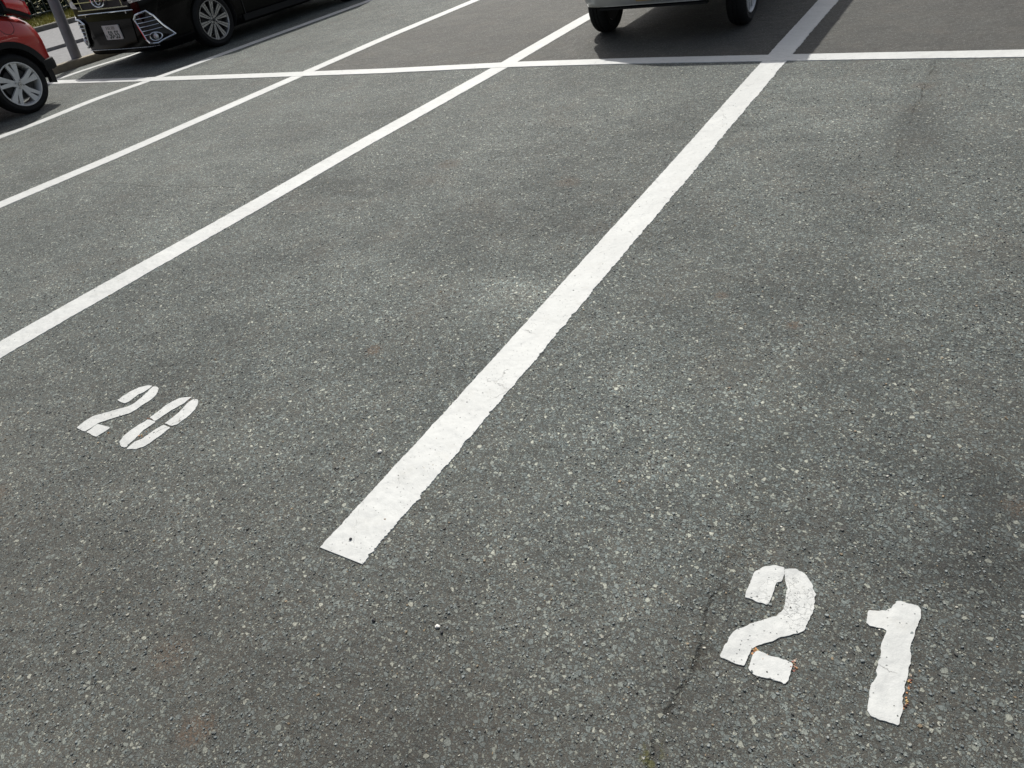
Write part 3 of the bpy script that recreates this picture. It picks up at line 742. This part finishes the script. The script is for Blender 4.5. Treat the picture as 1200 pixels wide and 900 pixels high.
# ---- red car: tail towards +y. built with l=0 at the TAIL (local y grows forward), then turned by 180 deg
def red_car():
    L, W = 3.99, 1.70
    car = empty('car'); tag(car, 'red hatchback with black arch cladding and silver alloy wheel, cut by the left edge', 'car')
    zb = [(0, .36), (.08, .32), (.20, .28), (.9, .24), (3.5, .24), (3.9, .30), (L, .36)]
    zt = [(0, .80), (.05, .86), (.10, .905), (.2, .96), (.4, 1.02), (.8, 1.02), (2.7, 1.0), (3.2, .96), (3.8, .86), (L, .70)]
    sec = section_fn(L, W, zb, zt, (.42, .20), (.40, .30))
    body = loft('body', curve_stations(L, .40), sec, MAT['red'], car)
    cut_arches(body, ((.56, .325), (3.10, .325)), .375, W/2)
    for y in (.56, 3.10):
        for s in (-1, 1):
            bm = bmesh.new(); ring = []; n = 30
            for i in range(n+1):                     # black cladding band over the arch, wider towards its feet
                a = R(-14+208*i/n); w_ = .072+.018*abs(math.cos(a))**3
                ro = .372+w_; sx = 1.0
                x0 = W/2
                def hwl(l): return max(p[0] for p in sec(min(max(l, 0), L)))
                pi = (y+.370*math.cos(a), .325+.370*math.sin(a)); po = (y+ro*math.cos(a)*sx, .325+ro*math.sin(a))
                xi = hwl(pi[0]); xo = hwl(po[0])
                ring.append([bm.verts.new((s*(xi-.06), *pi)), bm.verts.new((s*(xi+.012), *pi)), bm.verts.new((s*(xo+.014), y+(ro-.012)*math.cos(a), .325+(ro-.012)*math.sin(a))), bm.verts.new((s*(xo-.03), *po))])
            for a_, b_ in zip(ring, ring[1:]):
                for k in range(3): bm.faces.new([a_[k], a_[k+1], b_[k+1], b_[k]])
            bm.faces.new(ring[0]); bm.faces.new(ring[-1][::-1])
            frombm('arch_cladding', bm, MAT['plastic'], car, ang=50)
    # black lower bumper wrapping the tail corners
    bm = bmesh.new(); rings = []
    def hwl(l): return max(p[0] for p in sec(min(max(l, 0), L)))
    path = [(hwl(l), l) for l in (.22, .14, .08, .04, .015, 0)]
    full = [(x, l) for x, l in path]+[(-x, l) for x, l in path[::-1]]
    for (x, l) in full:
        nx = .014 if x > 0 else -.014
        rings.append([bm.verts.new((x+nx-(.03 if x > 0 else -.03), l+.01, .352)), bm.verts.new((x+nx, l-.016, .366)), bm.verts.new((x+nx*1.3, l-.020, .43)), bm.verts.new((x+nx, l-.014, .475)), bm.verts.new((x*.97, l+.03, .48))])
    for a_, b_ in zip(rings, rings[1:]):
        for k in range(4): bm.faces.new([a_[k], a_[k+1], b_[k+1], b_[k]])
    frombm('lower_bumper', bm, MAT['plastic'], car, ang=50)
    for s in (-1, 1):
        # lamp: wraps the corner between flank and tail
        def strip_part(name, zlo, zhi, off, mat, l0, l1, par):
            bm = bmesh.new(); rr_ = []
            n = 12
            for i in range(n+1):
                t = i/n; l = l0+(l1-l0)*t; x = hwl(max(l, 0))+off
                zl, zh = zlo(t), zhi(t)
                rr_.append([bm.verts.new((s*(x-.07), l-.0, zl-.01)), bm.verts.new((s*(x-.004), l-off, zl)), bm.verts.new((s*(x+.006), l-off, (zl+zh)/2)), bm.verts.new((s*(x-.012), l-off, zh)), bm.verts.new((s*(x-.09), l, zh+.01))])
            for a_, b_ in zip(rr_, rr_[1:]):
                for k in range(4): bm.faces.new([a_[k], a_[k+1], b_[k+1], b_[k]])
            bm.faces.new(rr_[0]); bm.faces.new(rr_[-1][::-1])
            return frombm(name, bm, mat, par, ang=40)
        tl = strip_part('tail_lamp', lambda t: .90+.14*t, lambda t: .99+.16*t, .012, MAT['plastic'], .05, .36, car)
        strip_part('reversing_lens', lambda t: 1.075+.09*t, lambda t: 1.115+.075*t, .026, MAT['lens_clear'], .06, .25, tl)
        strip_part('lens', lambda t: .94+.125*t, lambda t: 1.09+.075*t, .022, MAT['lens_red'], .055, .33, tl)
    bm = bmesh.new()                                  # fuel flap: a thin dark shut line ring on the left flank
    cy_, cz_ = .40, .93
    def xat(l, z):                                    # how far out the flank is at this height
        q = sec(l)[1:12]
        for (xa, za), (xb, zb_) in zip(q, q[1:]):
            if za <= z <= zb_: return xa+(xb-xa)*(z-za)/max(zb_-za, 1e-6)
        return q[-1][0]
    pts = [(xat(cy_+.085*math.cos(R(a)), cz_-.035+.085*math.sin(R(a)))+.0005, cy_+.085*math.cos(R(a)), cz_-.035+.085*math.sin(R(a))) for a in range(0, 360, 15)]
    pts = [(-p[0], p[1], p[2]) for p in pts]
    bm = bmesh.new(); tubes(bm, pts, .0025, True, 5); frombm('fuel_flap_line', bm, MAT['dark'], car)
    bm = bmesh.new(); prism(bm, rrect(-.26, .26, .70, .84, .02), 1, -.02, .02); frombm('number_plate_recess', bm, MAT['plastic'], car)
    bm = bmesh.new(); prism(bm, rrect(-.165, .165, .69, .855, .008), 1, -.03, -.02); frombm('number_plate', bm, MAT['plate_white'], car)
    bm = bmesh.new(); cyl(bm, (-.50, -.01, .285), (-.50, .25, .285), .028, seg=20); frombm('exhaust_tip', bm, MAT['chrome'], car)
    cabin(car, .18, 2.95, .45, 2.30, 1.0, 1.55, 1.58, 1.26, MAT['red'])
    for s in (-1, 1): mirror_part(car, s*.83, 2.62, 1.02, MAT['red'], s)
    for y in (.56, 3.10):
        for s in (-1, 1): wheel(car, s*(W/2-.105), y, s, .318, .238, .19, 'slot', MAT['alloy'], rot=.42+(1.1 if s > 0 else 0))
    mat_rot(car, -8.10-W/2-.0, -.745, math.pi)
    return car
red = red_car()

# ---- black minivan, nose towards -y at y = .62; local y grows to the tail
def plate_text(parent, s, size, x, z, y, mat):
    cu = bpy.data.curves.new('t', 'FONT'); cu.body = s; cu.size = size; cu.align_x = 'CENTER'; cu.extrude = .0012; cu.offset = .0010; cu.space_character = 1.0
    to = bpy.data.objects.new('t', cu); col.objects.link(to); bpy.context.view_layer.update()
    dg = bpy.context.evaluated_depsgraph_get(); me = bpy.data.meshes.new_from_object(to.evaluated_get(dg), depsgraph=dg)
    bpy.data.objects.remove(to)
    me.transform(Matrix.Translation((x, y, z)) @ Matrix.Rotation(R(90), 4, 'X') @ Matrix.Diagonal((.78, 1, 1, 1)))
    me.materials.clear()
    return link('plate_digits', me, mat, parent)
def van():
    L, W = 4.93, 1.86
    car = empty('van'); tag(car, 'black minivan with chrome fog lamp grilles and plate 50-55, parked nose to the cross line', 'van')
    zb = [(0, .18), (.10, .16), (.3, .165), (4.7, .18), (L, .30)]
    zt = [(0, .93), (.05, .99), (.12, 1.03), (.3, 1.08), (.9, 1.16), (1.1, 1.18), (4.8, 1.2), (L, 1.1)]
    sec = section_fn(L, W, zb, zt, (.52, .25), (.3, .16))
    st = curve_stations(L, .52, 16)
    body = loft('body', st, sec, MAT['black'], car)
    cut_arches(body, ((.98, .35), (3.98, .35)), .395, W/2, .3)
    def hwl(l): return max(p[0] for p in sec(l))
    def yfront(x):                                   # front skin: first station whose half width reaches x
        lo, hi = 0.0, .52
        if hwl(0) >= abs(x): return 0.0
        for _ in range(30):
            m = (lo+hi)/2
            if hwl(m) >= abs(x): hi = m
            else: lo = m
        return hi
    def P(x, z, off=.012): return (x, yfront(x)-off, z)
    # number plate with its writing
    bm = bmesh.new(); prism(bm, rrect(-.185, .185, .365, .545, .010), 1, -.028, -.016); pl = frombm('number_plate', bm, MAT['plate_white'], car)
    plate_text(pl, '50-55', .135, .022, .380, -.0292, MAT['plate_ink'])
    for k, (a, b) in enumerate(((-.10, .018), (-.065, .022), (-.03, .018), (.02, .012), (.045, .012), (.07, .012))):
        bm = bmesh.new()
        for zz in (.495, .51, .524): box_bm(bm, a, a+b, -.0300, -.0285, zz, zz+.005)
        box_bm(bm, a+b*.4, a+b*.4+.004, -.0303, -.0287, .490, .53)
        frombm('plate_mark', bm, MAT['plate_ink'], pl, smooth=False)
    bm = bmesh.new(); box_bm(bm, -.160, -.156, -.0303, -.0285, .40, .43); box_bm(bm, -.157, -.146, -.0300, -.0286, .40, .405); box_bm(bm, -.148, -.144, -.0303, -.0285, .40, .425)
    frombm('plate_mark', bm, MAT['plate_ink'], pl, smooth=False)
    # lower centre panel, grooves
    bm = bmesh.new(); prism(bm, [(-.50, .60), (.50, .60), (.44, .30), (-.44, .30)], 1, -.012, .03, 0.0); frombm('bumper_panel', bm, MAT['black'], car)
    bm = bmesh.new(); tubes(bm, [P(x, .235+.01*abs(x), .010) for x in np.linspace(-.80, .80, 17)], .004, False, 6); frombm('lip_trim', bm, MAT['alloy_dim'], car)
    # fog lamp bezels: chrome frame, five slats, round lamp
    for s in (-1, 1):
        fr = [(.575, .580), (.64, .635), (.80, .665), (.838, .60), (.905, .33), (.80, .275), (.71, .285), (.66, .33)]
        def PP(x, z, off=.02): return (s*x, yfront(x if x < .91 else .91)-off, z)
        bm = bmesh.new()
        # backing set into the bumper
        for i in range(len(fr)): pass
        cen = (sum(a for a, b in fr)/len(fr), sum(b for a, b in fr)/len(fr))
        ring = [bm.verts.new(PP(*q, .008)) for q in fr]; mid = [bm.verts.new(PP(cen[0]+(q[0]-cen[0])*.5, cen[1]+(q[1]-cen[1])*.5, .006)) for q in fr]; cv = bm.verts.new(PP(*cen, .006))
        n = len(fr)
        for i in range(n): bm.faces.new([ring[i], ring[(i+1) % n], mid[(i+1) % n], mid[i]]); bm.faces.new([mid[i], mid[(i+1) % n], cv])
        bz = frombm('fog_grille', bm, MAT['dark'], car)
        dense = []
        for i in range(n):
            a, b = fr[i], fr[(i+1) % n]
            for t in (0, .5): dense.append((a[0]+(b[0]-a[0])*t, a[1]+(b[1]-a[1])*t))
        bm = bmesh.new(); tubes(bm, [PP(*q, .018) for q in dense], .0135, True, 8); frombm('chrome_frame', bm, MAT['chrome'], bz)
        for z, xa, xb in ((.585, .59, .83), (.535, .60, .85), (.485, .615, .852), (.435, .63, .862), (.385, .645, .76)):
            bm = bmesh.new(); tubes(bm, [PP(x, z+(x-.7)*.05, .018) for x in np.linspace(xa, xb, 7)], .0055, False, 6)
            frombm('slat', bm, MAT['chrome'], bz)
        fx, fz = .80, .355; fy = yfront(fx)
        bm = bmesh.new(); tubes(bm, [(s*(fx+.050*math.cos(a)), yfront(fx+.05*math.cos(a))-.025, fz+.050*math.sin(a)) for a in np.linspace(0, 2*math.pi, 19)[:-1]], .008, True, 6)
        fl = frombm('fog_lamp', bm, MAT['chrome'], bz)
        bm = bmesh.new(); bmesh.ops.create_uvsphere(bm, u_segments=16, v_segments=10, radius=1, matrix=Matrix.Translation((s*fx, fy-.015, fz)) @ Matrix.Diagonal((.043, .03, .043, 1))); frombm('lens', bm, MAT['lens_clear'], fl)
        # headlamp above
        bm = bmesh.new(); hl = []
        for i in range(9):
            x = .50+.40*i/8; l = yfront(x) if x < .9 else .45
            z0_, z1_ = .77+.03*i/8, .93
            hl.append([bm.verts.new((s*x, l-.004, z0_)), bm.verts.new((s*x, l-.014, z0_+.03)), bm.verts.new((s*x, l-.014, z1_-.02)), bm.verts.new((s*x, l+.03, z1_))])
        for a_, b_ in zip(hl, hl[1:]):
            for k in range(3): bm.faces.new([a_[k], a_[k+1], b_[k+1], b_[k]])
        frombm('headlight', bm, MAT['lens_clear'], car)
    # chrome strips and grille blocks under the bonnet edge
    bm = bmesh.new(); tubes(bm, [P(x, .700, .016) for x in np.linspace(-.62, .62, 17)], .007, False, 6)
    for x in (-.46, .46): box_bm(bm, x-.006, x+.006, yfront(x)-.02, yfront(x), .665, .70)
    frombm('chrome_strip', bm, MAT['chrome'], car)
    bm = bmesh.new(); prism(bm, [(-.56, .735), (.56, .735), (.66, .97), (-.66, .97)], 1, -.014, .05); gr = frombm('grille', bm, MAT['dark'], car)
    bm = bmesh.new()
    for z in (.745, .84, .93): box_bm(bm, -.56-(z-.74)*.4, .56+(z-.74)*.4, -.026, -.012, z, z+.012)
    for x in (-.46, .46): box_bm(bm, x-.007, x+.007, -.028, -.013, .757, .93)
    frombm('grille_bars', bm, MAT['chrome'], gr, smooth=False)
    bm = bmesh.new(); tubes(bm, [(.145*math.cos(a), -.045, .86+.085*math.sin(a)) for a in np.linspace(0, 2*math.pi, 33)[:-1]], .010, True, 8)
    tubes(bm, [(.055*math.cos(a), -.045, .865+.062*math.sin(a)) for a in np.linspace(0, 2*math.pi, 25)[:-1]], .007, True, 8)
    tubes(bm, [(.10*math.cos(a), -.045, .90+.026*math.sin(a)) for a in np.linspace(0, 2*math.pi, 25)[:-1]], .007, True, 8)
    frombm('front_emblem', bm, MAT['chrome'], gr)
    for s in (-1, 1):
        bm = bmesh.new(); box_bm(bm, s*(W/2-.01)-.01, s*(W/2-.01)+.01, 1.5, 3.45, .22, .30); frombm('side_sill', bm, MAT['plastic'], car)
        for y_ in (1.55, 2.45, 3.5):
            bm = bmesh.new(); box_bm(bm, s*(W/2)-.0035, s*(W/2)+.001, y_, y_+.008, .30, 1.15); frombm('door_gap', bm, MAT['dark'], car)
    cabin(car, .95, 4.85, 1.85, 4.55, 1.17, 1.88, 1.74, 1.46, MAT['black'])
    for s in (-1, 1): mirror_part(car, s*.90, 1.45, 1.15, MAT['black'], s)
    for y in (.98, 3.98):
        for s in (-1, 1): wheel(car, s*(W/2-.125), y, s, .345, .258, .225, 'ten', MAT['alloy_dim'], rot=.1)
    mat_rot(car, -9.03, .68)
    return car
van()

# ---- silver kei van, nose towards -y; only its lower front shows
def kei():
    L, W = 3.395, 1.475
    car = empty('small_van'); tag(car, 'small silver van with a yellow plate, cut by the top edge', 'van')
    zb = [(0, .318), (.10, .298), (.3, .27), (3.2, .26), (L, .36)]
    zt = [(0, .80), (.06, .92), (.2, 1.0), (.6, 1.05), (3.3, 1.05), (L, 1.0)]
    sec = section_fn(L, W, zb, zt, (.26, .20), (.2, .1))
    body = loft('body', curve_stations(L, .30, 12), sec, MAT['silver'], car)
    cut_arches(body, ((.55, .28), (2.97, .28)), .325, W/2, .24)
    bm = bmesh.new(); prism(bm, [(-.42, .64), (.42, .64), (.38, .56), (-.38, .56)], 1, -.008, .03); frombm('lower_grille', bm, MAT['plastic'], car)
    bm = bmesh.new(); prism(bm, rrect(-.125, .205, .352, .517, .008), 1, -.030, -.018); frombm('number_plate', bm, MAT['plate_yellow'], car)
    bm = bmesh.new(); box_bm(bm, -.5, .5, .02, .08, .286, .302); frombm('bumper_lip', bm, MAT['plastic'], car)
    for s in (-1, 1):
        bm = bmesh.new(); bmesh.ops.create_uvsphere(bm, u_segments=20, v_segments=12, radius=1, matrix=Matrix.Translation((s*.55, .065, .75)) @ Matrix.Diagonal((.13, .07, .09, 1))); frombm('headlight', bm, MAT['lens_clear'], car)
    cabin(car, .14, 3.36, .52, 3.25, 1.04, 1.80, 1.42, 1.18, MAT['silver'])
    for s in (-1, 1):
        mirror_part(car, s*.73, .52, 1.10, MAT['plastic'], s)
    for y in (.55, 2.97):
        for s in (-1, 1): wheel(car, s*(W/2-.075), y, s, .280, .190, .170, 'multi', MAT['alloy'])
    bm = bmesh.new(); cyl(bm, (-.6, .55, .26), (.6, .55, .26), .03, seg=10); frombm('axle', bm, MAT['dark'], car)
    mat_rot(car, -1.26, .70)
kei()

scene.cycles.use_denoising = True; scene.cycles.denoiser = 'OPENIMAGEDENOISE'; scene.cycles.denoising_input_passes = 'RGB_ALBEDO_NORMAL'; scene.cycles.denoising_prefilter = 'ACCURATE'
scene.cycles.max_bounces = 5
scene.cycles.caustics_reflective = False; scene.cycles.caustics_refractive = False
scene.cycles.sample_clamp_indirect = 1.5
